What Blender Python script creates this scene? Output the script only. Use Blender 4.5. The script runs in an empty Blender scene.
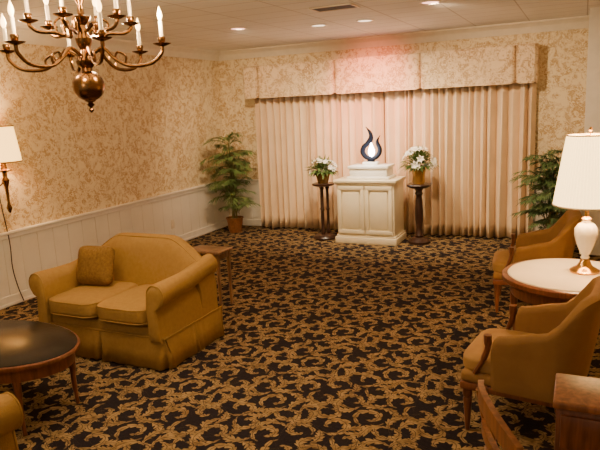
import bpy, bmesh, math, random
from mathutils import Vector, Matrix
random.seed(7)
PI=math.pi
S=bpy.context.scene
COL=S.collection
# ---------------------------------------------------------------- camera
H_EYE=1.75; H=2.62
V1=Vector((284,-131,602)).normalized()
V2=Vector((1300,55,-602)); V2=(V2-V2.dot(V1)*V1).normalized()
V3=V2.cross(V1)
cam_d=bpy.data.cameras.new('camera'); cam=bpy.data.objects.new('camera',cam_d); COL.objects.link(cam)
right=Vector((V2.x,V1.x,V3.x)); down=Vector((V2.y,V1.y,V3.y)); fwd=Vector((V2.z,V1.z,V3.z))
m=Matrix((right,-down,-fwd)).transposed().to_4x4(); m.translation=Vector((0,0,H_EYE))
cam.matrix_world=m
cam_d.sensor_width=36; cam_d.lens=602/600*36; cam_d.clip_start=.02
S.camera=cam
XL=-4.98; YB=7.95; XR=.78; Y0=-.8
# ---------------------------------------------------------------- helpers
def tag(o,label=None,cat=None,group=None,kind=None):
    if label:o['label']=label
    if cat:o['category']=cat
    if group:o['group']=group
    if kind:o['kind']=kind
    return o
def thing(name,label,cat,loc=(0,0,0),rz=0,group=None):
    o=bpy.data.objects.new(name,None); COL.objects.link(o); o.location=loc; o.rotation_euler=(0,0,rz)
    o.empty_display_size=.05
    return tag(o,label,cat,group)
def obj(name,bm,mat,parent=None,smooth=True,ang=40,loc=None,kind=None,label=None):
    bmesh.ops.recalc_face_normals(bm,faces=bm.faces[:])
    me=bpy.data.meshes.new(name); bm.to_mesh(me); bm.free()
    if smooth:
        for p in me.polygons:p.use_smooth=True
        try: me.set_sharp_from_angle(angle=math.radians(ang))
        except Exception: pass
    me.materials.append(mat)
    o=bpy.data.objects.new(name,me); COL.objects.link(o)
    if parent:o.parent=parent
    if loc:o.location=loc
    if kind:o['kind']=kind
    if label:o['label']=label
    return o
def B(): return bmesh.new()
def join(bm,t,M=None):
    if M is not None: bmesh.ops.transform(t,matrix=M,verts=t.verts[:])
    me=bpy.data.meshes.new('t'); t.to_mesh(me); t.free(); bm.from_mesh(me); bpy.data.meshes.remove(me)
    return bm
def box(bm,x0,x1,y0,y1,z0,z1,bev=0,seg=2,M=None):
    t=B(); bmesh.ops.create_cube(t,size=1)
    for v in t.verts: v.co=Vector(((x0+x1)/2+v.co.x*(x1-x0),(y0+y1)/2+v.co.y*(y1-y0),(z0+z1)/2+v.co.z*(z1-z0)))
    if bev: bmesh.ops.bevel(t,geom=t.edges[:],offset=bev,segments=seg,profile=.5,affect='EDGES')
    return join(bm,t,M)
def lathe(bm,prof,c=(0,0,0),seg=28,sx=1,sy=1,M=None,flute=0,nf=0):
    t=B(); rings=[]
    for r,z in prof:
        if r<1e-5: rings.append([t.verts.new((c[0],c[1],c[2]+z))])
        else:
            ring=[]
            for i in range(seg):
                a=2*PI*i/seg; rr=r*(1+(flute*math.cos(nf*a) if nf else 0))
                ring.append(t.verts.new((c[0]+rr*math.cos(a)*sx,c[1]+rr*math.sin(a)*sy,c[2]+z)))
            rings.append(ring)
    for a,b in zip(rings,rings[1:]):
        if len(a)==1 and len(b)==1: continue
        for i in range(seg):
            j=(i+1)%seg
            if len(a)==1: t.faces.new((a[0],b[i],b[j]))
            elif len(b)==1: t.faces.new((a[i],a[j],b[0]))
            else: t.faces.new((a[i],a[j],b[j],b[i]))
    if len(rings[0])>1: t.faces.new(rings[0][::-1])
    if len(rings[-1])>1: t.faces.new(rings[-1])
    return join(bm,t,M)
def loft(bm,rings,cap=True,closed=True,M=None):
    t=B(); R=[[t.verts.new(p) for p in r] for r in rings]; n=len(R[0])
    for a,b in zip(R,R[1:]):
        for i in range(n if closed else n-1):
            j=(i+1)%n; t.faces.new((a[i],a[j],b[j],b[i]))
    if cap and closed:
        t.faces.new(R[0][::-1]); t.faces.new(R[-1])
    return join(bm,t,M)
def catmull(pts,n=6):
    pts=[Vector(p) for p in pts]; P=[2*pts[0]-pts[1]]+pts+[2*pts[-1]-pts[-2]]; out=[]
    for i in range(1,len(P)-2):
        for k in range(n):
            t=k/n;a,b,c,d=P[i-1],P[i],P[i+1],P[i+2]
            out.append(.5*((2*b)+(c-a)*t+(2*a-5*b+4*c-d)*t*t+(-a+3*b-3*c+d)*t**3))
    out.append(pts[-1]); return out
def tube(bm,pts,r,seg=8,M=None):
    pts=[Vector(p) for p in pts]; n=len(pts)
    rs=r if isinstance(r,(list,tuple)) else [r]*n
    rings=[]; nrm=None
    for i,p in enumerate(pts):
        tg=(pts[min(i+1,n-1)]-pts[max(i-1,0)]).normalized()
        if nrm is None:
            nrm=tg.cross(Vector((0,0,1)))
            if nrm.length<.05: nrm=tg.cross(Vector((1,0,0)))
        nrm=(nrm-nrm.dot(tg)*tg).normalized(); bn=tg.cross(nrm)
        rr=rs[min(int(i*len(rs)/n),len(rs)-1)] if len(rs)!=n else rs[i]
        rings.append([p+nrm*math.cos(2*PI*k/seg)*rr+bn*math.sin(2*PI*k/seg)*rr for k in range(seg)])
    return loft(bm,rings,M=M)
def sbox(bm,c,h,k=6,n=10,puff=0,M=None,crown=0):
    t=B(); bmesh.ops.create_cube(t,size=2)
    bmesh.ops.subdivide_edges(t,edges=t.edges[:],cuts=n,use_grid_fill=True)
    for v in t.verts:
        x,y,z=v.co; q=(abs(x)**k+abs(y)**k+abs(z)**k)**(1/k); x/=q;y/=q;z/=q
        if puff: z*=1-puff*max(abs(x),abs(y))**3.2; x*=1-.07*(1-y*y)*abs(x); y*=1-.07*(1-x*x)*abs(y)
        if crown and z>0: z*=1+crown*(1-x*x)*(1-y*y)
        v.co=Vector((c[0]+x*h[0],c[1]+y*h[1],c[2]+z*h[2])) if M is None else Vector((x*h[0],y*h[1],z*h[2]))
    return join(bm,t,M)
def prism(bm,poly,y0,y1,bev=0,M=None):           # polygon in xz, extruded along y
    t=B(); a=[t.verts.new((x,y0,z)) for x,z in poly]; b=[t.verts.new((x,y1,z)) for x,z in poly]
    t.faces.new(a); t.faces.new(b[::-1]); n=len(poly)
    for i in range(n): t.faces.new((a[i],b[i],b[(i+1)%n],a[(i+1)%n]))
    if bev: bmesh.ops.bevel(t,geom=t.edges[:],offset=bev,segments=2,affect='EDGES')
    return join(bm,t,M)
def copy_tree(o,parent=None):
    c=o.copy(); COL.objects.link(c); c.parent=parent
    for ch in list(o.children): copy_tree(ch,c)
    return c
def smooth(t): t=max(0,min(1,t)); return t*t*(3-2*t)
# ---------------------------------------------------------------- materials
class NT:
    def __init__(s,name):
        s.m=bpy.data.materials.new(name); s.m.use_nodes=True; s.t=s.m.node_tree; s.n=s.t.nodes; s.b=s.n['Principled BSDF']; s.out=s.n['Material Output']
    def new(s,ty,**k):
        n=s.n.new(ty)
        for a,b in k.items(): setattr(n,a,b)
        return n
    def put(s,v,sock):
        if isinstance(v,(int,float)): sock.default_value=v
        elif isinstance(v,(tuple,list)): sock.default_value=v
        else: s.t.links.new(v,sock)
    def M(s,op,a,b=None,c=None,clamp=False):
        n=s.new('ShaderNodeMath',operation=op,use_clamp=clamp); s.put(a,n.inputs[0])
        if b is not None: s.put(b,n.inputs[1])
        if c is not None: s.put(c,n.inputs[2])
        return n.outputs[0]
    def noise(s,sc,det=3,dist=0,vec=None,rough=.5):
        n=s.new('ShaderNodeTexNoise'); n.inputs['Scale'].default_value=sc; n.inputs['Detail'].default_value=det; n.inputs['Distortion'].default_value=dist; n.inputs['Roughness'].default_value=rough
        if vec is None:
            if not hasattr(s,'co'): s.co=s.new('ShaderNodeTexCoord').outputs['Object']
            vec=s.co
        s.t.links.new(vec,n.inputs['Vector']); return n.outputs[0]
    def ramp(s,f,stops):
        n=s.new('ShaderNodeValToRGB'); s.t.links.new(f,n.inputs[0]); e=n.color_ramp.elements
        while len(e)<len(stops): e.new(.5)
        for i,(p,c) in enumerate(stops): e[i].position=p; e[i].color=(*c,1) if len(c)==3 else c
        return n.outputs[0]
    def mix(s,f,a,b):
        n=s.new('ShaderNodeMix',data_type='RGBA'); s.put(f,n.inputs[0]); s.put((*a,1) if isinstance(a,tuple) and len(a)==3 else a,n.inputs[6]); s.put((*b,1) if isinstance(b,tuple) and len(b)==3 else b,n.inputs[7]); return n.outputs[2]
    def bump(s,f,st=.3,d=.01):
        n=s.new('ShaderNodeBump'); n.inputs['Strength'].default_value=st; n.inputs['Distance'].default_value=d; s.t.links.new(f,n.inputs['Height']); s.t.links.new(n.outputs[0],s.b.inputs['Normal'])
def simple(name,c,rough=.5,metal=0,var=.12,sc=12,bump=0,bsc=200,spec=None,sheen=0,em=None,ems=0,stretch=None):
    k=NT(name); co=k.new('ShaderNodeTexCoord').outputs['Object']; k.co=co; v=co
    if stretch:
        mp=k.new('ShaderNodeMapping'); mp.inputs['Scale'].default_value=stretch; k.t.links.new(co,mp.inputs[0]); v=mp.outputs[0]
    f=k.noise(sc,4,.4,v); lo=tuple(x*(1-var) for x in c); hi=tuple(min(1,x*(1+var)) for x in c)
    k.put(k.ramp(f,[(.3,lo),(.7,hi)]),k.b.inputs['Base Color'])
    k.b.inputs['Roughness'].default_value=rough; k.b.inputs['Metallic'].default_value=metal
    if spec is not None: k.b.inputs['Specular IOR Level'].default_value=spec
    if sheen: k.b.inputs['Sheen Weight'].default_value=sheen; k.b.inputs['Sheen Tint'].default_value=(*c,1)
    if bump: k.bump(k.noise(bsc,3,0,co),bump,.004)
    if em: k.b.inputs['Emission Color'].default_value=(*em,1); k.b.inputs['Emission Strength'].default_value=ems
    return k.m
def wood(name,c1,c2,rough=.3): return simple(name,tuple((a+b)/2 for a,b in zip(c1,c2)),rough,var=.4,sc=9,stretch=(6,6,.7))
# wallpaper
def wallpaper(name,base,ink):
    k=NT(name); k.co=k.new('ShaderNodeTexCoord').outputs['Object']
    a=k.noise(7.8,5,1.7); b=k.noise(28,5,2.2); c=k.noise(3.6,2,.5); fine=k.noise(65,3,1.0)
    m1=k.ramp(a,[(.49,(0,0,0)),(.515,(1,1,1))]); m2=k.ramp(b,[(.46,(0,0,0)),(.485,(1,1,1)),(.62,(.5,.5,.5))])
    m3=k.ramp(k.M('ABSOLUTE',k.M('SUBTRACT',a,.45)),[(.0,(1,1,1)),(.018,(0,0,0))])
    mm=k.M('MAXIMUM',k.M('MULTIPLY',m1,m2),k.M('MULTIPLY',m3,k.ramp(fine,[(.4,(.2,.2,.2)),(.55,(1,1,1))])))
    mm=k.M('MULTIPLY',mm,k.ramp(c,[(.3,(.75,.75,.75)),(.6,(1,1,1))]))
    k.put(k.mix(mm,base,ink),k.b.inputs['Base Color']); k.b.inputs['Roughness'].default_value=.65
    return k.m
M_paper=wallpaper('toile_wallpaper',(.84,.71,.46),(.44,.23,.045))
M_valance=wallpaper('toile_fabric',(.79,.61,.39),(.36,.18,.05))
# carpet
def carpet():
    k=NT('floral_carpet'); co=k.new('ShaderNodeTexCoord').outputs['Object']; k.co=co
    sp=k.new('ShaderNodeSeparateXYZ'); k.t.links.new(co,sp.inputs[0])
    n1=k.noise(8,2,0); n2=k.noise(9,2,.5)
    x=k.M('ADD',sp.outputs[0],k.M('MULTIPLY',k.M('SUBTRACT',n1,.5),.04)); y=k.M('ADD',sp.outputs[1],k.M('MULTIPLY',k.M('SUBTRACT',n2,.5),.04))
    T=.60; D=None
    rnd=random.Random(17); pts=[]
    def tor(a,b): return math.hypot(min(abs(a[0]-b[0]),T-abs(a[0]-b[0])),min(abs(a[1]-b[1]),T-abs(a[1]-b[1])))
    for i in range(26):
        best=None
        for q in range(40):
            c=(rnd.uniform(0,T),rnd.uniform(0,T)); d=min([tor(c,p)*(.8 if j<9 else 1.15) for j,p in enumerate(pts)] or [1])
            if best is None or d>best[0]: best=(d,c)
        pts.append(best[1])
    for i,(cx,cy) in enumerate(pts):
        a=rnd.uniform(0,2*PI)
        dx=k.M('WRAP',k.M('SUBTRACT',x,cx),T/2,-T/2); dy=k.M('WRAP',k.M('SUBTRACT',y,cy),T/2,-T/2)
        ca,sa=math.cos(a),math.sin(a); sg=rnd.choice((-1,1))
        rx=k.M('ADD',k.M('MULTIPLY',dx,ca),k.M('MULTIPLY',dy,sa)); ry=k.M('MULTIPLY',k.M('SUBTRACT',k.M('MULTIPLY',dy,ca),k.M('MULTIPLY',dx,sa)),sg)
        if i<9:      # curling acanthus scroll
            R0=rnd.uniform(.085,.105); W=rnd.uniform(.023,.027)
            u=k.M('MULTIPLY_ADD',k.M('ARCTAN2',ry,rx),1/(2*PI),.5,clamp=True)
            r=k.M('SQRT',k.M('ADD',k.M('MULTIPLY',rx,rx),k.M('MULTIPLY',ry,ry)))
            off=k.M('SUBTRACT',r,k.M('MULTIPLY_ADD',u,.68*R0,.30*R0)); ay=k.M('ABSOLUTE',off)
            s=k.M('POWER',k.M('SINE',k.M('MULTIPLY',k.M('POWER',u,1.1),PI)),.6)
            ph=k.M('SUBTRACT',k.M('MULTIPLY',u,7.5*PI),k.M('MULTIPLY',ay,80))
        else:        # filler leaf
            L=rnd.uniform(.13,.20); W=rnd.uniform(.026,.034)
            u=k.M('MULTIPLY_ADD',rx,1/L,.5,clamp=True)
            off=k.M('ADD',ry,k.M('MULTIPLY',k.M('MULTIPLY',rx,rx),rnd.uniform(4,10))); ay=k.M('ABSOLUTE',off)
            s=k.M('POWER',k.M('SINE',k.M('MULTIPLY',k.M('POWER',u,1.35),PI)),.7)
            ph=k.M('SUBTRACT',k.M('MULTIPLY',u,5.5*PI),k.M('MULTIPLY',ay,90))
        w=k.M('MULTIPLY',k.M('MULTIPLY',s,W),k.M('MULTIPLY_ADD',k.M('ABSOLUTE',k.M('SINE',ph)),.66,.38))
        raw=k.M('SUBTRACT',w,ay)
        d=k.M('MINIMUM',raw,k.M('SUBTRACT',ay,.0016))
        D=d if D is None else k.M('MAXIMUM',k.M('MINIMUM',D,k.M('MULTIPLY_ADD',raw,-1,-.0028)),d)   # dark outline where leaves meet
    mk=k.M('MULTIPLY_ADD',D,330,.5,clamp=True)
    tone=k.ramp(k.noise(20,3,.6),[(.35,(0,0,0)),(.65,(1,1,1))])
    gold=k.mix(tone,(.18,.112,.044),(.34,.228,.10))
    dark=k.mix(k.noise(60,2,0),(.007,.006,.010),(.024,.018,.021))
    k.put(k.mix(mk,dark,gold),k.b.inputs['Base Color']); k.b.inputs['Roughness'].default_value=.95; k.b.inputs['Specular IOR Level'].default_value=.1
    k.bump(k.noise(350,2,0),.4,.004)
    return k.m
M_carpet=carpet()
def tiles():
    k=NT('ceiling_tile'); co=k.new('ShaderNodeTexCoord').outputs['Object']; k.co=co
    br=k.new('ShaderNodeTexBrick'); k.t.links.new(co,br.inputs[0]); br.offset=0; br.inputs['Scale'].default_value=1; br.inputs['Mortar Size'].default_value=.006
    br.inputs['Brick Width'].default_value=.61; br.inputs['Row Height'].default_value=.305
    br.inputs['Color1'].default_value=(.88,.85,.79,1); br.inputs['Color2'].default_value=(.84,.81,.75,1); br.inputs['Mortar'].default_value=(.55,.50,.44,1)
    k.t.links.new(br.outputs[0],k.b.inputs['Base Color']); k.b.inputs['Roughness'].default_value=.8
    k.bump(k.noise(90,4,0),.25,.004); return k.m
M_ceil=tiles()
M_trim=simple('painted_trim',(.80,.75,.65),.45,var=.04)
M_crown=simple('crown_paint',(.80,.73,.60),.5,var=.04)
M_wains=simple('wainscot_paint',(.80,.75,.64),.45,var=.03,sc=5)
M_white=simple('cabinet_paint',(.80,.70,.49),.4,var=.03)
M_riser=simple('riser_paint',(.86,.82,.72),.4,var=.03)
M_curt=simple('drape_fabric',(.82,.63,.42),.8,var=.05,sc=4,bump=.2,bsc=300,sheen=.1)
M_sofa=simple('gold_chenille',(.35,.205,.062),.95,var=.07,sc=30,bump=.5,bsc=140,sheen=.08,spec=.12)
M_cush=simple('brown_gold_weave',(.21,.115,.034),.9,var=.25,sc=60,bump=.5,bsc=120,sheen=.1,spec=.15)
M_leather=simple('tan_upholstery',(.27,.14,.045),.75,var=.08,sc=12,bump=.2,bsc=120,spec=.25)
M_seatup=simple('tan_seat_upholstery',(.34,.19,.065),.75,var=.08,sc=12,bump=.2,bsc=120,spec=.25)
M_cherry=wood('cherry_wood',(.11,.034,.014),(.21,.075,.028),.28)
M_oak=wood('warm_brown_wood',(.17,.062,.02),(.28,.11,.038),.3)
M_walnut=wood('mid_brown_wood',(.16,.08,.036),(.27,.14,.065),.3)
M_dark=wood('dark_wood',(.02,.009,.006),(.05,.02,.012),.3)
M_glass=simple('black_glass_top',(.010,.010,.011),.24,var=.1,spec=.2)
M_marble=simple('cream_marble',(.78,.66,.48),.3,var=.07,sc=5)
M_brass=simple('antique_brass',(.20,.10,.036),.24,1,var=.15,sc=8)
M_pbrass=simple('polished_brass',(.65,.38,.12),.22,1,var=.1)
M_ceramic=simple('white_ceramic',(.82,.78,.70),.15,var=.03)
M_candle=simple('ivory_candle',(.85,.72,.50),.5,var=.04,em=(1,.70,.38),ems=.25)
M_bulb=simple('glowing_bulb',(1,.80,.5),.4,var=0,em=(1,.58,.20),ems=11)
M_leaf=simple('palm_leaf',(.12,.19,.05),.45,var=.5,sc=9)
M_leaf2=simple('palm_leaf_dark',(.10,.17,.06),.45,var=.45,sc=9)
M_stem=simple('green_brown_stem',(.17,.15,.05),.6,var=.3)
M_terra=simple('woven_brown_pot',(.27,.11,.035),.6,var=.3,sc=60)
M_goldpot=simple('gold_pot',(.50,.28,.08),.35,.6,var=.2)
M_petal=simple('white_petal',(.86,.82,.72),.5,var=.05)
M_black=simple('black_lacquer',(.006,.008,.016),.7,var=.1,spec=.15)
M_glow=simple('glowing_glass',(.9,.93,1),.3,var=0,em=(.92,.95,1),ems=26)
M_plate=simple('ivory_plastic',(.7,.62,.48),.4,var=.02)
M_ventd=simple('vent_dark_metal',(.03,.028,.025),.5,var=.2)
M_cord=simple('dark_cord',(.05,.03,.02),.6,var=.1)
def shade_mat(name,c,e,s):
    k=NT(name); co=k.new('ShaderNodeTexCoord').outputs['Object']; k.co=co
    k.put(k.ramp(k.noise(14,2,0),[(.3,tuple(x*.95 for x in c)),(.7,c)]),k.b.inputs['Base Color']); k.b.inputs['Roughness'].default_value=.8
    k.b.inputs['Emission Color'].default_value=(*e,1); k.b.inputs['Emission Strength'].default_value=s
    return k.m
M_shade=shade_mat('lit_pleated_shade',(.88,.70,.42),(1,.66,.26),4.2)
M_shade2=shade_mat('lit_wall_lamp_shade',(.85,.62,.30),(1,.54,.14),4.2)
M_lens=simple('downlight_lens',(.9,.8,.7),.4,var=0,em=(1,.72,.5),ems=3)
M_lensp=simple('pink_downlight_lens',(.9,.6,.5),.4,var=0,em=(1,.42,.32),ems=4)
# ---------------------------------------------------------------- room
def struct(name,bm,mat,smooth=False): return obj(name,bm,mat,None,smooth,kind='structure')
struct('floor',box(B(),XL-.12,XR+.12,Y0,YB+.12,-.1,0),M_carpet)
struct('ceiling',box(B(),XL-.12,XR+.12,Y0,YB+.12,H,H+.1),M_ceil)
struct('wall_left',box(B(),XL-.12,XL,Y0,YB+.12,0,H),M_paper)
struct('wall_back',box(B(),XL,XR,YB,YB+.12,0,H),M_paper)
struct('wall_right',box(B(),XR,XR+.12,Y0,YB+.12,0,H),M_paper)
struct('wall_return',box(B(),.02,XR,7.2,YB,0,H),M_trim)
RZ=.70
bm=B(); box(bm,XL,XL+.010,Y0,YB-.02,0,RZ-.03); y=Y0
while y<YB-.03:
    box(bm,XL+.009,XL+.014,y+.001,min(y+.202,YB-.02),.0,RZ-.03,.0015,1); y+=.203
struct('trim_1',bm,M_wains)
bm=B(); box(bm,XL+.02,.02,YB-.010,YB,0,RZ-.03); x=XL+.02
while x<.0:
    box(bm,x+.001,min(x+.202,.02),YB-.014,YB-.009,.0,RZ-.03,.0015,1); x+=.203
struct('trim_2',bm,M_wains)
def rail(x0,x1,y0,y1,ax): 
    bm=B(); 
    if ax=='y': box(bm,x0,x0+.045,y0,y1,RZ-.012,RZ+.018,.008); box(bm,x0,x0+.028,y0,y1,RZ-.055,RZ-.012,.006)
    else: box(bm,x0,x1,y1-.045,y1,RZ-.012,RZ+.018,.008); box(bm,x0,x1,y1-.028,y1,RZ-.055,RZ-.012,.006)
    return bm
struct('trim_3',rail(XL,0,Y0,YB,'y'),M_trim)
struct('trim_4',rail(XL+.045,.02,0,YB,'x'),M_trim)
bm=B(); box(bm,XL,XL+.026,Y0,YB,0,.10,.006); box(bm,XL,XL+.034,Y0,YB,0,.03,.006); struct('baseboard_left',bm,M_trim)
bm=B(); box(bm,XL+.034,.02,YB-.026,YB,0,.10,.006); struct('baseboard_back',bm,M_trim)
cr=[(0,0),(0,-.13),(.015,-.13),(.022,-.115),(.03,-.10),(.05,-.06),(.085,-.03),(.10,-.02),(.105,0)]
loft_pts=lambda f:[[f(a,b,t) for a,b in cr] for t in (0,1)]
struct('trim_5',loft(B(),loft_pts(lambda a,b,t:(XL+a,Y0+(YB-Y0)*t,H+b))),M_crown)
struct('trim_6',loft(B(),loft_pts(lambda a,b,t:(XL+(.02-XL)*t,YB-a,H+b))),M_crown)
# outlet
o=thing('wall_outlet','small ivory outlet plate low on the left wainscot','outlet',(XL+.014,6.49,.29))
obj('cover_plate',box(B(),0,.006,-.036,.036,-.058,.058,.002),M_plate,o)
for dz in(-.025,.025): obj('socket',box(B(),.005,.009,-.016,.016,dz-.014,dz+.014,.002),M_plate,o)
# ceiling fittings
def downlight(x,y,label,lens,r=.075):
    t=thing('recessed_ceiling_light',label,'ceiling light',(x,y,H),0,'recessed ceiling lights')
    obj('trim_ring',lathe(B(),[(r,0),(r+.022,0),(r+.024,-.006),(r+.012,-.012),(r,-.008),(r-.004,0)]),M_trim,t)
    obj('lens',lathe(B(),[(0,-.001),(r-.001,-.001),(r-.001,-.006),(0,-.007)]),lens,t)
downlight(-3.40,5.87,'recessed ceiling light at the left, nearest the wallpapered side wall',M_lensp)
downlight(-2.64,6.30,'recessed ceiling light just behind and left of the dark air vent',M_lens)
downlight(-2.12,6.32,'recessed ceiling light just behind and right of the dark air vent',M_lens)
downlight(-1.27,5.62,'pink glowing recessed ceiling light right of the air vent at the top edge',M_lensp)
v=thing('ceiling_vent','dark slatted air vent in the white tiled ceiling','air vent',(-2.06,5.30,H))
bm=B(); box(bm,-.2,.2,-.12,-.102,-.012,0,.003); box(bm,-.2,.2,.102,.12,-.012,0,.003); box(bm,-.2,-.182,-.102,.102,-.012,0,.003); box(bm,.182,.2,-.102,.102,-.012,0,.003)
obj('frame',bm,M_plate,v); obj('backing',box(B(),-.182,.182,-.102,.102,-.003,0),M_ventd,v)
bm=B()
for i in range(7): box(bm,-.182,.182,-.088+i*.027,-.080+i*.027,-.012,-.003)
obj('slats',bm,M_ventd,v)
# ---------------------------------------------------------------- curtains
def curtain(x0,x1,label,seed):
    rnd=random.Random(seed); W=x1-x0; n=int(W/.096); ws=[rnd.uniform(.5,1.5) for _ in range(n)]; s=sum(ws); edges=[0]
    for w in ws: edges.append(edges[-1]+w/s*W)
    amp=[rnd.uniform(.042,.085) for _ in range(n)]; ztop=1.98; zb=.02
    rows=12; rings=[]; ph=[rnd.uniform(0,6) for _ in range(n)]
    for r in range(rows+1):
        z=zb+(ztop-zb)*r/rows; row=[]
        for i in range(n):
            for q in range(15 if i==n-1 else 14):
                u=q/14; a=amp[i]*(1-.25*r/rows)*(1+.10*math.sin(z*2.2+ph[i]))
                xx=x0+edges[i]+(edges[i+1]-edges[i])*(u+.09*math.sin(2*PI*u))+(.010*math.sin(z*1.7+ph[i])*math.sin(PI*u) if 0<i<n-1 else 0)
                yy=7.885-a*(2*math.sin(PI*u)**.8)
                row.append((xx,yy,z))
        rings.append(row)
    o=obj('curtain',loft(B(),rings,cap=False,closed=False),M_curt,None,True,80)
    so=o.modifiers.new('thick','SOLIDIFY'); so.thickness=.004
    tag(o,label,'curtain','full-length pleated drapes on the back wall'); return o
curtain(-4.36,-2.403,'left half of the cream pleated floor-length drapes, beside the left palm',1)
curtain(-2.397,-.52,'right half of the cream pleated floor-length drapes, beside the right palm',2)
v=thing('valance','toile fabric box valance across the top of the drapes','valance',(0,0,0))
zt,zb=2.34,1.905; yf=7.645
for a,b in [(-4.42,-4.19),(-4.19,-3.02),(-3.02,-1.87),(-1.87,-.74),(-.74,-.50)]:
    rings=[]; NN=60; w=b-a
    for i in range(NN+1):
        u=i/NN; xx=a+.003+(w-.006)*u; e=min(xx-a,b-xx)
        dy=.045*(1-smooth(e/.035)); lift=.020*(1-smooth(e/.05)); wav=.004*math.sin(xx*19)
        rings.append([(xx,yf+dy*.8+wav*.2,zt),(xx,yf+dy+wav,zb+lift),(xx,yf+dy+wav+.010,zb+lift),(xx,yf+dy*.8+.010+wav*.2,zt)])
    obj('fabric_panel',loft(B(),rings),M_valance,v,ang=50)
bm=B(); box(bm,-4.41,-.51,yf+.062,yf+.072,zb+.012,zt-.004); obj('inner_pleat',bm,M_valance,v)
for x in(-4.42,-.512): obj('side_return',box(B(),x,x+.012,yf+.05,YB,zb+.002,zt),M_valance,v)
obj('top_board',box(B(),-4.42,-.50,yf-.004,YB,zt,zt+.012,.004),M_valance,v)
# ---------------------------------------------------------------- cabinet, riser, sculpture
c=thing('pedestal_cabinet','cream painted pedestal cabinet with two recessed panels against the drapes','cabinet',(-2.455,7.35,0))
c.scale=(.88,1,1)
bm=B(); box(bm,-.43,.43,-.205,.235,.09,.775,.004); obj('body',bm,M_white,c)
bm=B(); box(bm,-.465,.465,-.24,.24,0,.085,.008); box(bm,-.448,.448,-.222,.238,.085,.11,.008); obj('plinth',bm,M_white,c)
bm=B(); box(bm,-.47,.47,-.245,.245,.785,.82,.008); box(bm,-.45,.45,-.225,.24,.765,.785,.006); obj('top',bm,M_white,c)
def panel(parent,x0,x1,z0,z1,y,name='door'):
    w=.05; bm=B()
    for a,b,e,f in[(x0,x1,z1-w,z1),(x0,x1,z0,z0+w),(x0,x0+w,z0+w,z1-w),(x1-w,x1,z0+w,z1-w)]: box(bm,a,b,y-.026,y,e,f,.003)
    box(bm,x0+w+.025,x1-w-.025,y-.016,y,z0+w+.025,z1-w-.025,.004)
    return obj(name,bm,M_white,parent)
panel(c,-.405,-.01,.13,.745,-.205); panel(c,.01,.405,.13,.745,-.205)
r=thing('display_riser','small white stepped riser on top of the pedestal cabinet','riser',(-2.43,7.35,.82))
obj('base_step',box(B(),-.28,.28,-.17,.17,0,.035,.006),M_riser,r)
bm=B(); box(bm,-.245,.245,-.145,.145,.035,.135,.004); obj('body',bm,M_riser,r)
obj('top_step',box(B(),-.265,.265,-.16,.16,.135,.172,.008),M_riser,r)
s=thing('flame_sculpture','dark swirling flame sculpture with a glowing white centre on the riser','sculpture',(-2.43,7.35,.992))
s.scale=(.98,1,1)
bm=B(); box(bm,-.10,.10,-.06,.06,0,.04,.006); obj('base',bm,M_riser,s)
bm=B(); prism(bm,[(-.05,.04),(.05,.04),(.035,.07),(-.035,.07)],-.03,.03,.004); obj('foot',bm,M_black,s)
def crescent(outer,inner,y=.022):
    a=catmull([(x,0,z) for x,z in outer],6); b=catmull([(x,0,z) for x,z in inner],6)
    rings=[]
    for p,q in zip(a,b):
        rings.append([(p.x,0,p.z),((p.x*.6+q.x*.4),-y,(p.z*.6+q.z*.4)),(q.x,0,q.z),((p.x*.6+q.x*.4),y,(p.z*.6+q.z*.4))])
    return loft(B(),rings)
obj('flame_left',crescent([(.03,.05),(-.075,.07),(-.143,.15),(-.125,.235),(-.058,.30),(-.022,.36),(-.035,.42),(-.06,.48)],[(.02,.095),(-.045,.12),(-.078,.17),(-.06,.22),(.010,.275),(.038,.34),(.012,.42),(-.055,.478)]),M_black,s)
obj('flame_right',crescent([(-.02,.05),(.08,.07),(.143,.14),(.150,.21),(.12,.27),(.11,.31),(.13,.37)],[(-.02,.09),(.045,.112),(.086,.16),(.09,.21),(.07,.26),(.075,.31),(.124,.365)]),M_black,s)
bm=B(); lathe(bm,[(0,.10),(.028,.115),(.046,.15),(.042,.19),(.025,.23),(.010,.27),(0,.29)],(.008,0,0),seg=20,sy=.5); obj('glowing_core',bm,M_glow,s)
# ---------------------------------------------------------------- plant stands
def stand(x,y,label,kind):
    t=thing('plant_stand',label,'plant stand',(x,y,0),0,'dark wooden plant stands flanking the cabinet')
    if kind==0:
        obj('top',lathe(B(),[(0,.715),(.12,.715),(.148,.728),(.15,.745),(.142,.752),(0,.752)]),M_dark,t)
        for k in range(3):
            a=2*PI*k/3+.5; bm=B(); lathe(bm,[(.020,.07),(.030,.10),(.019,.14),(.018,.38),(.026,.40),(.018,.42),(.019,.66),(.030,.69),(.020,.716)],(.05*math.cos(a),.05*math.sin(a),0),16); obj('column',bm,M_dark,t)
        bm=B(); lathe(bm,[(0,0),(.15,0),(.155,.02),(.14,.045),(.09,.07),(0,.072)]); obj('base',bm,M_dark,t)
    else:
        obj('top',lathe(B(),[(0,.70),(.10,.70),(.145,.722),(.155,.74),(.148,.752),(0,.752)]),M_dark,t)
        obj('column',lathe(B(),[(.05,.08),(.06,.10),(.042,.15),(.038,.20),(.050,.30),(.052,.42),(.042,.56),(.034,.60),(.05,.63),(.04,.66),(.06,.70)]),M_dark,t)
        obj('base',lathe(B(),[(0,0),(.14,0),(.14,.03),(.11,.05),(.09,.07),(.05,.08),(0,.082)]),M_dark,t)
stand(-3.10,7.34,'dark plant stand on three thin columns, left of the cream cabinet',0)
stand(-1.82,7.36,'dark plant stand on one turned column, right of the cream cabinet',1)
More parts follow.
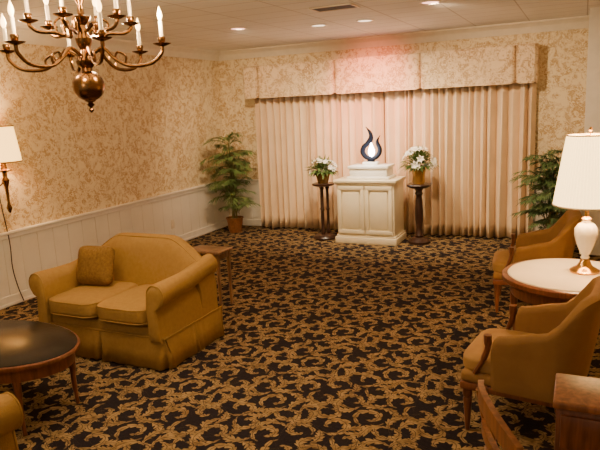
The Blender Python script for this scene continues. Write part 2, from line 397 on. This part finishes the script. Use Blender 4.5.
def blade(t,p,d,l,w,droop,up=Vector((0,0,1))):
    d=d.normalized(); sd=d.cross(up); sd=sd.normalized() if sd.length>.01 else Vector((1,0,0))
    a=t.verts.new(p); m1=p+d*l*.4+up*(-droop*l*.12); e=p+d*l-up*droop*l
    b=t.verts.new(m1+sd*w); c_=t.verts.new(m1-sd*w); m0=t.verts.new(m1-up*w*.3); ee=t.verts.new(e)
    t.faces.new((a,b,m0)); t.faces.new((a,m0,c_)); t.faces.new((b,ee,m0)); t.faces.new((m0,ee,c_))
def flower(t,p,d,r):
    d=d.normalized(); a=d.orthogonal().normalized(); b=d.cross(a)
    for k in range(6):
        an=2*PI*k/6; dr=(a*math.cos(an)+b*math.sin(an)); sd=d.cross(dr)
        v0=t.verts.new(p); m=p+dr*r*.6+d*r*.45; v1=t.verts.new(m+sd*r*.3); v2=t.verts.new(m-sd*r*.3); mm=t.verts.new(m-d*r*.1); e=t.verts.new(p+dr*r*1.05+d*r*.35)
        t.faces.new((v0,v1,mm)); t.faces.new((v0,mm,v2)); t.faces.new((v1,e,mm)); t.faces.new((mm,e,v2))
def bouquet(x,y,z,label,potprof,potmat,rad,ht,nf,seed,rfl,lf=340):
    rnd=random.Random(seed)
    t=thing('potted_flowers',label,'flower arrangement',(x,y,z),0,'white flower arrangements on the plant stands')
    obj('pot',lathe(B(),potprof),potmat,t)
    pz=potprof[-1][1]-.01
    bm=B()
    for i in range(lf):
        a=rnd.uniform(0,2*PI); e=rnd.uniform(-.45,1.4); d=Vector((math.cos(a)*math.cos(e),math.sin(a)*math.cos(e),math.sin(e)))
        p=Vector((0,0,pz+.02))+Vector((d.x*rad*.85,d.y*rad*.7,max(0,d.z)*ht*.8))*rnd.uniform(.2,1)
        blade(bm,p,d+Vector((0,0,.2)),rnd.uniform(.07,.13),rnd.uniform(.012,.022),rnd.uniform(.1,.7))
    obj('foliage',bm,M_leaf,t,False)
    for i in range(nf):
        a=i*2.4+rnd.uniform(-.3,.3); e=rnd.uniform(.05,1.4); d=Vector((math.cos(a)*math.cos(e),math.sin(a)*math.cos(e)*.8,math.sin(e)))
        p=Vector((d.x*rad,d.y*rad,pz+d.z*ht)); bm=B(); flower(bm,p,d+Vector((0,-.4,0)),rfl*rnd.uniform(.8,1.2)); tube(bm,[Vector((0,0,pz)),p*.6+Vector((0,0,pz*.4)),p],.0025,5)
        obj('flower',bm,M_petal,t,False)
bouquet(-3.10,7.34,.752,'white flowers in a dark bronze pot on the three-column left plant stand',[(0,0),(.065,0),(.08,.06),(.10,.13),(.105,.15),(.095,.15)],M_cush,.19,.17,20,3,.038,460)
bouquet(-1.82,7.36,.752,'larger white flower bouquet in a tall gold vase on the right plant stand',[(0,0),(.07,0),(.08,.03),(.075,.10),(.09,.19),(.105,.22),(.095,.22)],M_goldpot,.205,.23,28,4,.045,480)
# ---------------------------------------------------------------- palms
def palm(x,y,label,ht,spread,seed,ncane,mat,potr=.12,poth=.22,zmin=.34,nfr=6,bw=.013,fl=.34):
    rnd=random.Random(seed); t=thing('potted_palm',label,'potted plant',(x,y,0),0,'potted palms beside the drapes')
    obj('pot',lathe(B(),[(0,0),(potr*.75,0),(potr*.8,.02),(potr,poth*.9),(potr*1.08,poth*.92),(potr*1.08,poth),(potr*.95,poth),(potr*.93,poth-.03),(0,poth-.03)]),M_terra,t)
    st=B(); fo=B()
    for i in range(ncane):
        a=2.4*i+rnd.uniform(-.3,.3); top=ht*(zmin+(.84-zmin)*(i/(ncane-1))); lean=rnd.uniform(.2,.55)*spread*(1-.35*i/ncane)
        p0=Vector((math.cos(a)*.04,math.sin(a)*.04,poth-.05)); p1=Vector((math.cos(a)*lean*.35,math.sin(a)*lean*.35,top*.6)); p2=Vector((math.cos(a)*lean,math.sin(a)*lean,top))
        tube(st,catmull([p0,p1,p2],5),.007,6)
        for k in range(nfr):
            az=a+2*PI*k/nfr+rnd.uniform(-.4,.4); el=rnd.uniform(.6,1.42); L=rnd.uniform(.65,1.3)*fl*ht/1.3
            hd=Vector((math.cos(az),math.sin(az),0)); base=p2-Vector((0,0,rnd.uniform(0,.16)))
            pts=[]
            for q in range(13):
                u=q/12; pts.append(base+hd*(L*u*math.cos(el)+.08*u*u)+Vector((0,0,L*u*math.sin(el)-.28*L*u*u*2)))
            tube(st,pts,.0028,4)
            for q in range(2,13):
                for sgn in(-1,1):
                    tg=(pts[q]-pts[q-1]).normalized(); sd=tg.cross(Vector((0,0,1))).normalized()*sgn
                    d=sd*.6+tg*.9+Vector((0,0,.1)); l=(.13*math.sin(PI*(.15+.75*q/12))+.03)*ht/1.3
                    blade(fo,pts[q],d,l,bw,rnd.uniform(.2,.7))
            blade(fo,pts[-1],pts[-1]-pts[-2],.10,.008,.3)
    for b_ in (fo,st):
        for v_ in b_.verts:
            if v_.co.z<poth-.06: v_.co.z=poth-.06+.2*(v_.co.z-poth)
            wx,wy=v_.co.x+x,v_.co.y+y
            if wx<XL+.06: v_.co.x=XL+.06-x+rnd.uniform(0,.02)
            lim=7.62 if wx>-4.46 and wx<-.45 else YB-.05
            if wy>lim: v_.co.y=lim-y-rnd.uniform(0,.02)
            if x>-2 and wx>-.005: v_.co.x=-.005-x-rnd.uniform(0,.02)
    obj('foliage',fo,mat,t,False); obj('stems',st,M_stem,t)
palm(-4.58,7.46,'potted palm in the left corner of the room between wainscot and drapes',1.55,.22,11,11,M_leaf,zmin=.26,fl=.30,bw=.008,nfr=8)
palm(-.27,7.06,'potted palm at the right end of the drapes behind the far armchair',1.28,.34,23,15,M_leaf2,potr=.13,poth=.26,zmin=.30,bw=.011,fl=.34,nfr=8)
# ---------------------------------------------------------------- loveseat
def make_loveseat(label):
    t=thing('loveseat',label,'loveseat',(-3.13,3.11,0),0,'matching gold loveseats')
    t.scale=(.86,1,1)
    obj('base',box(B(),-.655,.655,.035,.73,.13,.30,.02,3),M_sofa,t)
    per=[];
    def seg(a,b,n):
        for i in range(n): per.append((a[0]+(b[0]-a[0])*i/n,a[1]+(b[1]-a[1])*i/n))
    c4=[(-.675,.02),(.675,.02),(.675,.745),(-.675,.745)]
    seg(c4[0],c4[1],140); seg(c4[1],c4[2],70); seg(c4[2],c4[3],140); seg(c4[3],c4[0],70)
    rings=[]
    pleats=[c4[0],c4[1],c4[2],c4[3],(0,.02),(.675,.38),(-.675,.38)]
    for z,fl in((.235,0),(.225,.006),(.12,.014),(.012,.028)):
        row=[]
        for px,py in per:
            d=min(math.hypot(px-a,py-b) for a,b in pleats); k=1 if abs(abs(px)-.675)<1e-6 else 0; k2=1 if (abs(py-.02)<1e-6 or abs(py-.745)<1e-6) else 0
            off=fl-(.065*math.exp(-(d/.014)**2) if z<.22 else 0)*(.235-z)/.2+.005*math.sin((px+py)*34)*(.225-z)/.2+.010*math.exp(-((d-.045)/.02)**2)*(.235-z)/.2
            row.append((px+math.copysign(off,px)*k,py+(off if py>.3 else -off)*k2,z))
        rings.append(row)
    sk=obj('skirt',loft(B(),rings,cap=False),M_sofa,t,True,60); so=sk.modifiers.new('thick','SOLIDIFY'); so.thickness=.005
    bm=B(); tube(bm,[(-.68,.014,.234),(.68,.014,.234),(.682,.02,.234),(.682,.745,.234)],.007,8); tube(bm,[(-.682,.014,.234),(-.682,.745,.234)],.007,8); obj('skirt_piping',bm,M_sofa,t)
    for sx in(-1,1):
        bm=B(); sbox(bm,(sx*.274,.25,.385),(.273,.292,.066),k=6,n=12,crown=.12)
        cu=obj('seat_cushion',bm,M_sofa,t)
        for zz in(.335,.432):
            pts=[]
            for i in range(61):
                a=2*PI*i/60; ca,sa=math.cos(a),math.sin(a); q=(abs(ca)**6+abs(sa)**6)**(1/6); pts.append((sx*.274+ca/q*.269,.25+sa/q*.288,zz))
            obj('piping',tube(B(),pts,.005,6),M_sofa,cu)
        rings=[]; ys=[(-.022,.70),(-.016,.88),(-.004,.96),(.012,1),(.06,1),(.2,1),(.35,1),(.5,1),(.62,1),(.70,1),(.72,.93)]
        for yv,sc in ys:
            rise=.05*smooth((yv-.35)/.35); fl=.024*(1-smooth(yv/.35)); cx_,cz=.622+fl,.545+rise; rr=.078+.006*(1-smooth(yv/.2))
            sec=[(.558,.20),(.555,.32),(.550,.44)]
            for a in range(175,-96,-18): sec.append((cx_+rr*math.cos(math.radians(a)),cz+rr*math.sin(math.radians(a))))
            sec+=[(.640+fl*.3,.40+rise*.5),(.655,.32),(.668,.20)]
            mx,mz=.61,.42
            rings.append([(sx*(mx+(x_-mx)*sc),yv,mz+(z_-mz)*sc) for x_,z_ in sec])
        ar=obj('arm',loft(B(),rings),M_sofa,t,True,50)
        pts=[(p[0],-.008,p[2]) for p in rings[2]]
        obj('arm_piping',tube(B(),pts,.006,6),M_sofa,ar)
    rings=[]; N=40
    for i in range(N+1):
        x_=-.66+1.32*i/N; e=abs(x_)/.66; z_=.66+.16*(.5+.5*math.cos(PI*min(1,max(0,abs(x_)-.26)/.39)))**.85; f=-.07*e**5
        sc=1 if 0<i<N else .9
        sec=[(.50,.28),(.50,.42),(.535+f,z_-.14),(.560+f,z_-.06),(.590+f,z_-.015),(.63+f,z_),(.675+f,z_-.008),(.715+f,z_-.04),(.735+f*.5,z_-.10),(.735,.42),(.725,.22)]
        rings.append([(x_,.62+(a-.62)*sc,.45+(b-.45)*sc) for a,b in sec])
    bk=obj('backrest',loft(B(),rings),M_sofa,t,True,50)
    obj('back_piping',tube(B(),[r_[4] for r_ in rings],.005,6),M_sofa,bk)
    return t
ls=make_loveseat('gold camelback loveseat with skirt and one throw pillow, in front of the wainscot')
l2=copy_tree(ls); l2.location=(-2.72,1.60,0); l2.rotation_euler=(0,0,PI); l2['label']='second gold loveseat, only its arm corner showing at the lower left edge'
p=thing('throw_pillow','square brown-gold textured throw pillow on the left end of the loveseat','pillow',(-3.42,3.455,.453))
Mx=Matrix.Translation((0,.0,.160))@Matrix.Rotation(.10,4,'Z')@Matrix.Rotation(math.radians(74),4,'X')
bm=B(); sbox(bm,(0,0,0),(.175,.165,.065),k=4,n=12,puff=.55,M=Mx); obj('pillow_body',bm,M_cush,p)
# ---------------------------------------------------------------- coffee table
t=thing('coffee_table','oval cherry coffee table with black glass top in front of the loveseat','coffee table',(-3.20,2.34,0))
def oval(bm,rx,ry,prof,seg=64):
    return loft(bm,[[( (rx+dr)*math.cos(2*PI*i/seg),(ry+dr)*math.sin(2*PI*i/seg),z) for i in range(seg)] for dr,z in prof])
obj('rim',oval(B(),.585,.365,[(-.02,.408),(0,.412),(.004,.422),(0,.434),(-.012,.438)]),M_cherry,t)
obj('glass_top',oval(B(),.572,.352,[(0,.4375),(0,.440),(-.004,.442)]),M_glass,t)
obj('apron',oval(B(),.55,.33,[(0,.335),(0,.409)]),M_cherry,t)
for sx in(-1,1):
    for sy in(-1,1):
        bm=B(); x_,y_=sx*.39,sy*.19
        tube(bm,catmull([(x_,y_,.40),(x_+sx*.012,y_+sy*.01,.30),(x_+sx*.01,y_+sy*.008,.15),(x_+sx*.02,y_+sy*.01,0.008)],5),[.026]*5+[.021]*3+[.016]*4+[.012]*4,10)
        obj('leg',bm,M_cherry,t)
# ---------------------------------------------------------------- end table
t=thing('end_table','small wooden end table behind the right end of the loveseat','end table',(-3.02,4.44,0))
obj('top',box(B(),-.18,.18,-.12,.12,.515,.54,.008,3),M_walnut,t)
bm=B()
for a in((-.155,.155,-.10,-.085),(-.155,.155,.085,.10),(-.155,-.14,-.085,.085),(.14,.155,-.085,.085)): box(bm,*a,.46,.515,.002)
obj('apron',bm,M_walnut,t)
for sx in(-1,1):
    for sy in(-1,1):
        obj('leg',loft(B(),[[(sx*.145+a*w,sy*.09+b*w,z) for a,b in((-1,-1),(1,-1),(1,1),(-1,1))] for z,w in((0,.009),(.45,.013),(.514,.013))]),M_walnut,t,False)
# ---------------------------------------------------------------- tub armchairs
def make_chair(label):
    t=thing('tub_armchair',label,'armchair',(0,0,0),0,'matching tan tub armchairs')
    path=[]; N=48; yst=-.13; R=.256
    for i in range(N+1):
        u=i/N
        if u<.27: path.append((-R,yst+(.06-yst)*u/.27))
        elif u>.73: path.append((R,yst+(.06-yst)*(1-u)/.27))
        else:
            a=PI-(u-.27)/.46*PI; ca,sa=math.cos(a),max(0,math.sin(a)); q=(abs(ca)**4.5+sa**4.5)**(1/4.5); path.append((R*ca/q,.06+.185*sa/q))
    rings=[]
    for i,(px,py) in enumerate(path):
        a=Vector(path[max(i-1,0)]); b=Vector(path[min(i+1,N)]); tg=(b-a).normalized(); nr=Vector((-tg.y,tg.x))
        if nr.dot(Vector((px,py-.02)))<0: nr=-nr
        zt=.545+.025*smooth((py-yst)/.04)+.045*smooth((py+.10)/.22)+.20*smooth((py-.10)/.13)
        th=.020+.012*smooth((py-.1)/.1); lean=.08*smooth((py-.03)/.2); pad=1.2
        sc=1 if 0<i<N else .80
        sec=[]
        for off,z in((.75,.27),(1,.30),(1,.38),(1,zt-.09),(pad,zt-.045),(pad*.85,zt-.010),(0,zt),(-pad*.85,zt-.010),(-pad,zt-.045),(-1,.42),(-1,.34),(-.8,.27)):
            k=(z-.27)/.55
            q=Vector((px,py))+nr*(off*th*sc)+Vector((0,lean*k*1.15)); sec.append((q.x,q.y,.38+(z-.38)*sc))
        rings.append(sec)
    obj('shell',loft(B(),rings),M_leather,t,True,60)
    bm=B(); box(bm,-.268,.268,-.290,.22,.285,.345,.018,3); obj('seat_frame',bm,M_leather,t)
    bm=B(); sbox(bm,(0,-.045,.380),(.256,.262,.046),k=6,n=12,crown=.15); obj('seat_cushion',bm,M_seatup,t)
    bm=B(); box(bm,-.270,.270,-.292,.225,.245,.286,.006); obj('wooden_rail',bm,M_cherry,t)
    for sx in(-1,1):
        obj('wooden_arm_front',tube(B(),catmull([(sx*.264,-.215,.345),(sx*.259,-.175,.42),(sx*.256,-.152,.49),(sx*.256,-.150,.565)],5),[.012]*6+[.016]*6+[.021]*4,8),M_cherry,t)
        bm=B(); lathe(bm,[(.0,0),(.011,0),(.013,.02),(.020,.14),(.024,.18),(.020,.192),(.026,.205),(.026,.26)],(sx*.238,-.258,0),14); obj('leg',bm,M_cherry,t)
        bm=B(); tube(bm,[(sx*.215,.185,.26),(sx*.22,.21,.13),(sx*.225,.245,.006)],[.023,.018,.013],10); obj('leg',bm,M_cherry,t)
    return t
ca=make_chair('tan tub armchair beyond the round marble table, in front of the right palm'); ca.location=(-.35,5.26,0); ca.rotation_euler=(0,0,math.radians(-86))
cb=copy_tree(ca); cb.location=(-.215,3.26,0); cb.rotation_euler=(0,0,math.radians(-98)); cb['label']='nearer tan tub armchair on the camera side of the round marble table'
# ---------------------------------------------------------------- round table + lamp
t=thing('round_table','round side table with cream marble top and cherry edge, holding a lamp','side table',(-.03,4.0,0))
obj('marble_top',lathe(B(),[(0,.63),(.375,.63),(.378,.645),(.372,.652),(0,.652)],seg=64),M_marble,t)
obj('rim',lathe(B(),[(.30,.60),(.395,.60),(.41,.615),(.41,.64),(.400,.648),(.379,.648),(.379,.632),(.30,.628)],seg=64),M_cherry,t)
obj('apron',lathe(B(),[(.335,.52),(.355,.52),(.36,.53),(.36,.601),(.335,.601)],seg=64),M_cherry,t)
for k in range(4):
    a=k*PI/2+.1; x_,y_=.335*math.cos(a),.335*math.sin(a)
    obj('leg',tube(B(),catmull([(x_,y_,.60),(x_*1.0,y_*1.0,.45),(x_*.95,y_*.95,.2),(x_*1.03,y_*1.03,.008)],5),[.024]*6+[.019]*5+[.014]*5,10),M_cherry,t)
LX,LY=.045,4.06
def table_lamp():
    t=thing('table_lamp','white ceramic urn table lamp with lit pleated shade on the marble table','table lamp',(LX,LY,.652))
    obj('foot',lathe(B(),[(0,0),(.085,0),(.088,.012),(.07,.025),(.05,.035),(.04,.05),(.024,.085),(0,.088)],seg=32),M_pbrass,t)
    obj('lamp_body',lathe(B(),[(.018,.084),(.027,.092),(.020,.108),(.032,.13),(.052,.18),(.066,.235),(.066,.275),(.048,.305),(.026,.318),(.024,.332),(.0,.334)],seg=48,flute=.02,nf=12),M_ceramic,t)
    obj('neck',lathe(B(),[(.0,.332),(.028,.334),(.032,.342),(.014,.355),(.012,.40),(.02,.405),(.02,.44),(.004,.445),(.004,.865),(.0,.866)],seg=16),M_pbrass,t)
    bm=B(); rings=[]; n=120
    for z,r in((.43,.195),(.48,.188),(.60,.170),(.75,.147),(.855,.130)):
        rings.append([((r+.003*(-1)**i)*math.cos(2*PI*i/n),(r+.003*(-1)**i)*math.sin(2*PI*i/n),z) for i in range(n)])
    loft(bm,rings,cap=False); sh=obj('lamp_shade',bm,M_shade,t,False)
    for z,r in((.43,.197),(.855,.132)): obj('shade_trim',tube(B(),[(r*math.cos(2*PI*i/48),r*math.sin(2*PI*i/48),z) for i in range(49)],.005,6),M_marble,sh)
    sp=B()
    for k in range(3): tube(sp,[(0,0,.852),(.129*math.cos(k*2.09),.129*math.sin(k*2.09),.853)],.0025,5)
    obj('harp_spider',sp,M_pbrass,t)
    obj('finial',lathe(B(),[(0,.864),(.008,.866),(.006,.875),(.011,.885),(.006,.90),(0,.905)],seg=12),M_pbrass,t)
table_lamp()
# ---------------------------------------------------------------- wall lamp
t=thing('wall_lamp','brass wall lamp with glowing cream shade at the left edge','wall lamp',(XL,3.88,1.37))
bm=B(); lathe(bm,[(0,0),(.05,0),(.055,.008),(.04,.018),(0,.02)],seg=20,M=Matrix.Rotation(PI/2,4,'Y')); obj('back_plate',bm,M_brass,t)
bm=B(); tube(bm,catmull([(.015,0,-.12),(.06,0,-.20),(.12,0,-.17),(.16,0,-.08)],6),.008,8); tube(bm,catmull([(.015,0,0),(.08,0,.02),(.13,0,-.02),(.16,0,-.06)],6),.007,8); obj('arm',bm,M_brass,t)
obj('column',lathe(B(),[(0,-.46),(.012,-.45),(.026,-.41),(.012,-.36),(.016,-.22),(.034,-.15),(.018,-.12),(.022,-.08),(.065,-.065),(.07,-.055),(.03,-.045),(.02,.0),(.024,.05),(.0,.055)],(.16,0,0),20),M_brass,t)
bm=B(); rings=[[(.16+r*math.cos(2*PI*i/60),r*math.sin(2*PI*i/60),z) for i in range(60)] for z,r in((.02,.16),(.10,.153),(.34,.125))]
loft(bm,rings,cap=False); sh=obj('lamp_shade',bm,M_shade2,t,True,80)
for z,r in((.02,.161),(.34,.126)): obj('shade_trim',tube(B(),[(.16+r*math.cos(2*PI*i/40),r*math.sin(2*PI*i/40),z) for i in range(41)],.006,6),M_cush,sh)
obj('power_cord',tube(B(),catmull([(.03,0,-.12),(.03,.02,-.4),(.034,.05,-.75),(.05,.03,-1.0),(.05,.06,-1.2),(.055,.10,-1.355)],6),.005,6),M_cord,t)
# ---------------------------------------------------------------- chandelier
CX,CY=-2.52,2.65
t=thing('chandelier','antique brass candle chandelier with two tiers of curved arms','chandelier',(CX,CY,0))
ball=[(.088*math.sin(a),1.925-.085*math.cos(a)) for a in [.35+i*(2.44)/10 for i in range(11)]]
obj('body',lathe(B(),[(0,1.775),(.006,1.78),(.016,1.793),(.008,1.807),(.022,1.822),(.012,1.832),(.03,1.842)]+ball+[(.028,2.02),(.05,2.04),(.055,2.06),(.03,2.08),(.022,2.12),(.04,2.15),(.045,2.18),(.025,2.21),(.02,2.25),(.045,2.28),(.05,2.295),(.02,2.31),(.015,2.36),(.03,2.39),(.03,2.41),(.01,2.43),(.006,2.46),(0,2.461)],seg=36),M_brass,t)
obj('ceiling_canopy',lathe(B(),[(0,H-.05),(.02,H-.048),(.05,H-.02),(.06,H),(0,H)],seg=24),M_brass,t)
bm=B()
for i in range(4):
    zc=2.475+i*.033; pts=[]
    for k in range(17):
        a=2*PI*k/16; q=(math.cos(a)*.010,0,math.sin(a)*.022)
        pts.append((q[0],0,zc+q[2]) if i%2 else (0,q[0],zc+q[2]))
    tube(bm,pts,.0028,6)
obj('chain',bm,M_brass,t)
def arm(R,z0,zc,dip,name):
    mid=R*.55
    a=obj(name,tube(B(),catmull([(.035,0,z0),(.10,0,z0+.035),(R*.36,0,z0-.02),(mid,0,zc-dip),(R*.83,0,zc-dip*.95),(R*.98,0,zc-dip*.45),(R,0,zc)],6),.0105,8),M_brass,t)
    k=B(); tube(k,catmull([(R*.50,0,zc-dip),(R*.52,0,zc-dip+.05),(R*.42,0,zc-dip+.075),(R*.38,0,zc-dip+.045)],5),.007,6); obj('scroll',k,M_brass,a)
    obj('drip_pan',lathe(B(),[(.008,-.008),(.02,-.004),(.046,.006),(.050,.010),(.02,.006),(.012,.01),(.018,.02),(.021,.04),(.018,.045),(0,.045)],(R,0,zc),20),M_brass,a)
    obj('candle',lathe(B(),[(.0105,.04),(.0105,.125),(.007,.13),(0,.13)],(R,0,zc),14),M_candle,a)
    obj('flame_bulb',lathe(B(),[(.006,.13),(.011,.14),(.0145,.155),(.012,.175),(.005,.195),(0,.21)],(R,0,zc),14),M_bulb,a)
    return a
A=arm(.43,2.09,2.125,.10,'arm')
for i in range(6):
    a=A if i==0 else copy_tree(A,t)
    a.rotation_euler=(0,0,2*PI*i/6+.44)
A=arm(.27,2.22,2.26,.05,'arm')
for i in range(6):
    a=A if i==0 else copy_tree(A,t)
    a.rotation_euler=(0,0,2*PI*i/6+.44+PI/6)
# ---------------------------------------------------------------- wooden console and side chair (lower right)
t=thing('wooden_console','reddish wooden console at the lower right corner of the view','console',(.22,2.15,0))
obj('top',box(B(),-.275,.34,-.13,.11,.722,.75,.008,3),M_oak,t)
obj('body',box(B(),-.265,.32,-.11,.10,.08,.722,.004),M_cherry,t)
for x0,x1 in((-.25,.02),(.035,.305)): 
    d=obj('drawer',box(B(),x0,x1,-.122,-.108,.58,.70,.004),M_cherry,t); obj('knob',lathe(B(),[(0,0),(.006,0),(.006,.012),(.013,.02),(.009,.028),(0,.03)],seg=12,M=Matrix.Translation(((x0+x1)/2,-.121,.64))@Matrix.Rotation(PI/2,4,'X')),M_pbrass,d)
for sx in(-.25,.305):
    for sy in(-.095,.085): obj('leg',box(B(),sx-.018,sx+.018,sy-.014,sy+.014,0,.085,.003),M_cherry,t)
t=thing('wooden_side_chair','wooden slat-back side chair pulled beside the console at the lower right','chair',(.03,1.72,0),math.radians(112.4))
obj('seat',sbox(B(),(0,-.01,.45),(.205,.205,.03),k=6,n=8,crown=.3),M_seatup,t)
bm=B()
for a in((-.19,.19,-.20,-.18),(-.19,.19,.16,.18),(-.195,-.175,-.18,.16),(.175,.195,-.18,.16)): box(bm,*a,.38,.43,.003)
obj('seat_frame',bm,M_oak,t)
for sx in(-1,1):
    obj('leg',lathe(B(),[(0,0),(.012,0),(.02,.37),(.02,.43),(0,.43)],(sx*.18,-.185,0),12),M_oak,t)
    obj('back_post',tube(B(),catmull([(sx*.17,.235,.006),(sx*.175,.185,.25),(sx*.18,.18,.45),(sx*.185,.20,.68),(sx*.175,.235,.87)],5),.017,10),M_oak,t)
    obj('stretcher',tube(B(),[(sx*.18,-.185,.18),(sx*.173,.20,.18)],.009,8),M_oak,t)
def arc_slat(z,h,b): 
    rings=[]
    for i in range(13):
        u=i/6-1; zz=z+.03*(1-u*u); y_=.19+(z-.45)*.10+b*(1-u*u)
        rings.append([(u*.19,y_-.009,zz-h/2),(u*.19,y_+.009,zz-h/2),(u*.19,y_+.009,zz+h/2),(u*.19,y_-.009,zz+h/2)])
    return loft(B(),rings)
obj('crest_rail',arc_slat(.865,.055,.03),M_oak,t,ang=30)
for z in(.75,.65,.56): obj('slat',arc_slat(z,.035,.028),M_oak,t,ang=30)
# ---------------------------------------------------------------- lights
def point(x,y,z,p,c,r=.05):
    l=bpy.data.lights.new('point_light','POINT'); l.energy=p; l.color=c; l.shadow_soft_size=r; o=bpy.data.objects.new('point_light',l); COL.objects.link(o); o.location=(x,y,z); return o
def spot(x,y,z,tx,ty,tz,p,c,ang=60,bl=.6,r=.06):
    l=bpy.data.lights.new('spot_light','SPOT'); l.energy=p; l.color=c; l.spot_size=math.radians(ang); l.spot_blend=bl; l.shadow_soft_size=r
    o=bpy.data.objects.new('spot_light',l); COL.objects.link(o); o.location=(x,y,z); o.rotation_euler=(Vector((tx,ty,tz))-Vector((x,y,z))).to_track_quat('-Z','Y').to_euler(); return o
warm=(1,.71,.41)
for k in range(4):
    a=k*PI/2+.3; point(CX+.42*math.cos(a),CY+.42*math.sin(a),2.30,22,warm,.05)
point(LX,LY,1.30,36,(1,.72,.42),.08)
point(XL+.16,3.88,1.57,30,(1,.66,.34),.06)
spot(-2.64,6.30,H-.02,-2.75,7.75,.9,200,(1,.76,.48),95,1,.03)
spot(-2.12,6.32,H-.02,-2.0,7.75,.9,200,(1,.76,.48),95,1,.03)
spot(-3.40,5.87,H-.02,-4.1,7.7,1.1,200,(1,.70,.42),100,1,.03)
spot(-1.27,5.62,H-.02,-.8,7.7,1.1,210,(1,.70,.42),100,1,.03)
spot(-2.35,6.5,H-.05,-2.50,7.6,1.95,230,(1,.18,.12),66,1)
point(-2.43,7.08,1.24,8,(.95,.97,1),.05)
spot(-1.6,3.0,H-.03,-1.8,3.6,0,95,(1,.74,.45),140,1,.2)  # added fill from the ceiling, no fitting there; brightens the middle of the room
point(-2.2,.2,2.1,36,(1,.76,.48),.3)  # unseen fill outside the view, added to brighten the near part of the room
w=bpy.data.worlds.new('world'); S.world=w; w.use_nodes=True; bg=w.node_tree.nodes['Background']; bg.inputs[0].default_value=(1,.76,.52,1); bg.inputs[1].default_value=.45
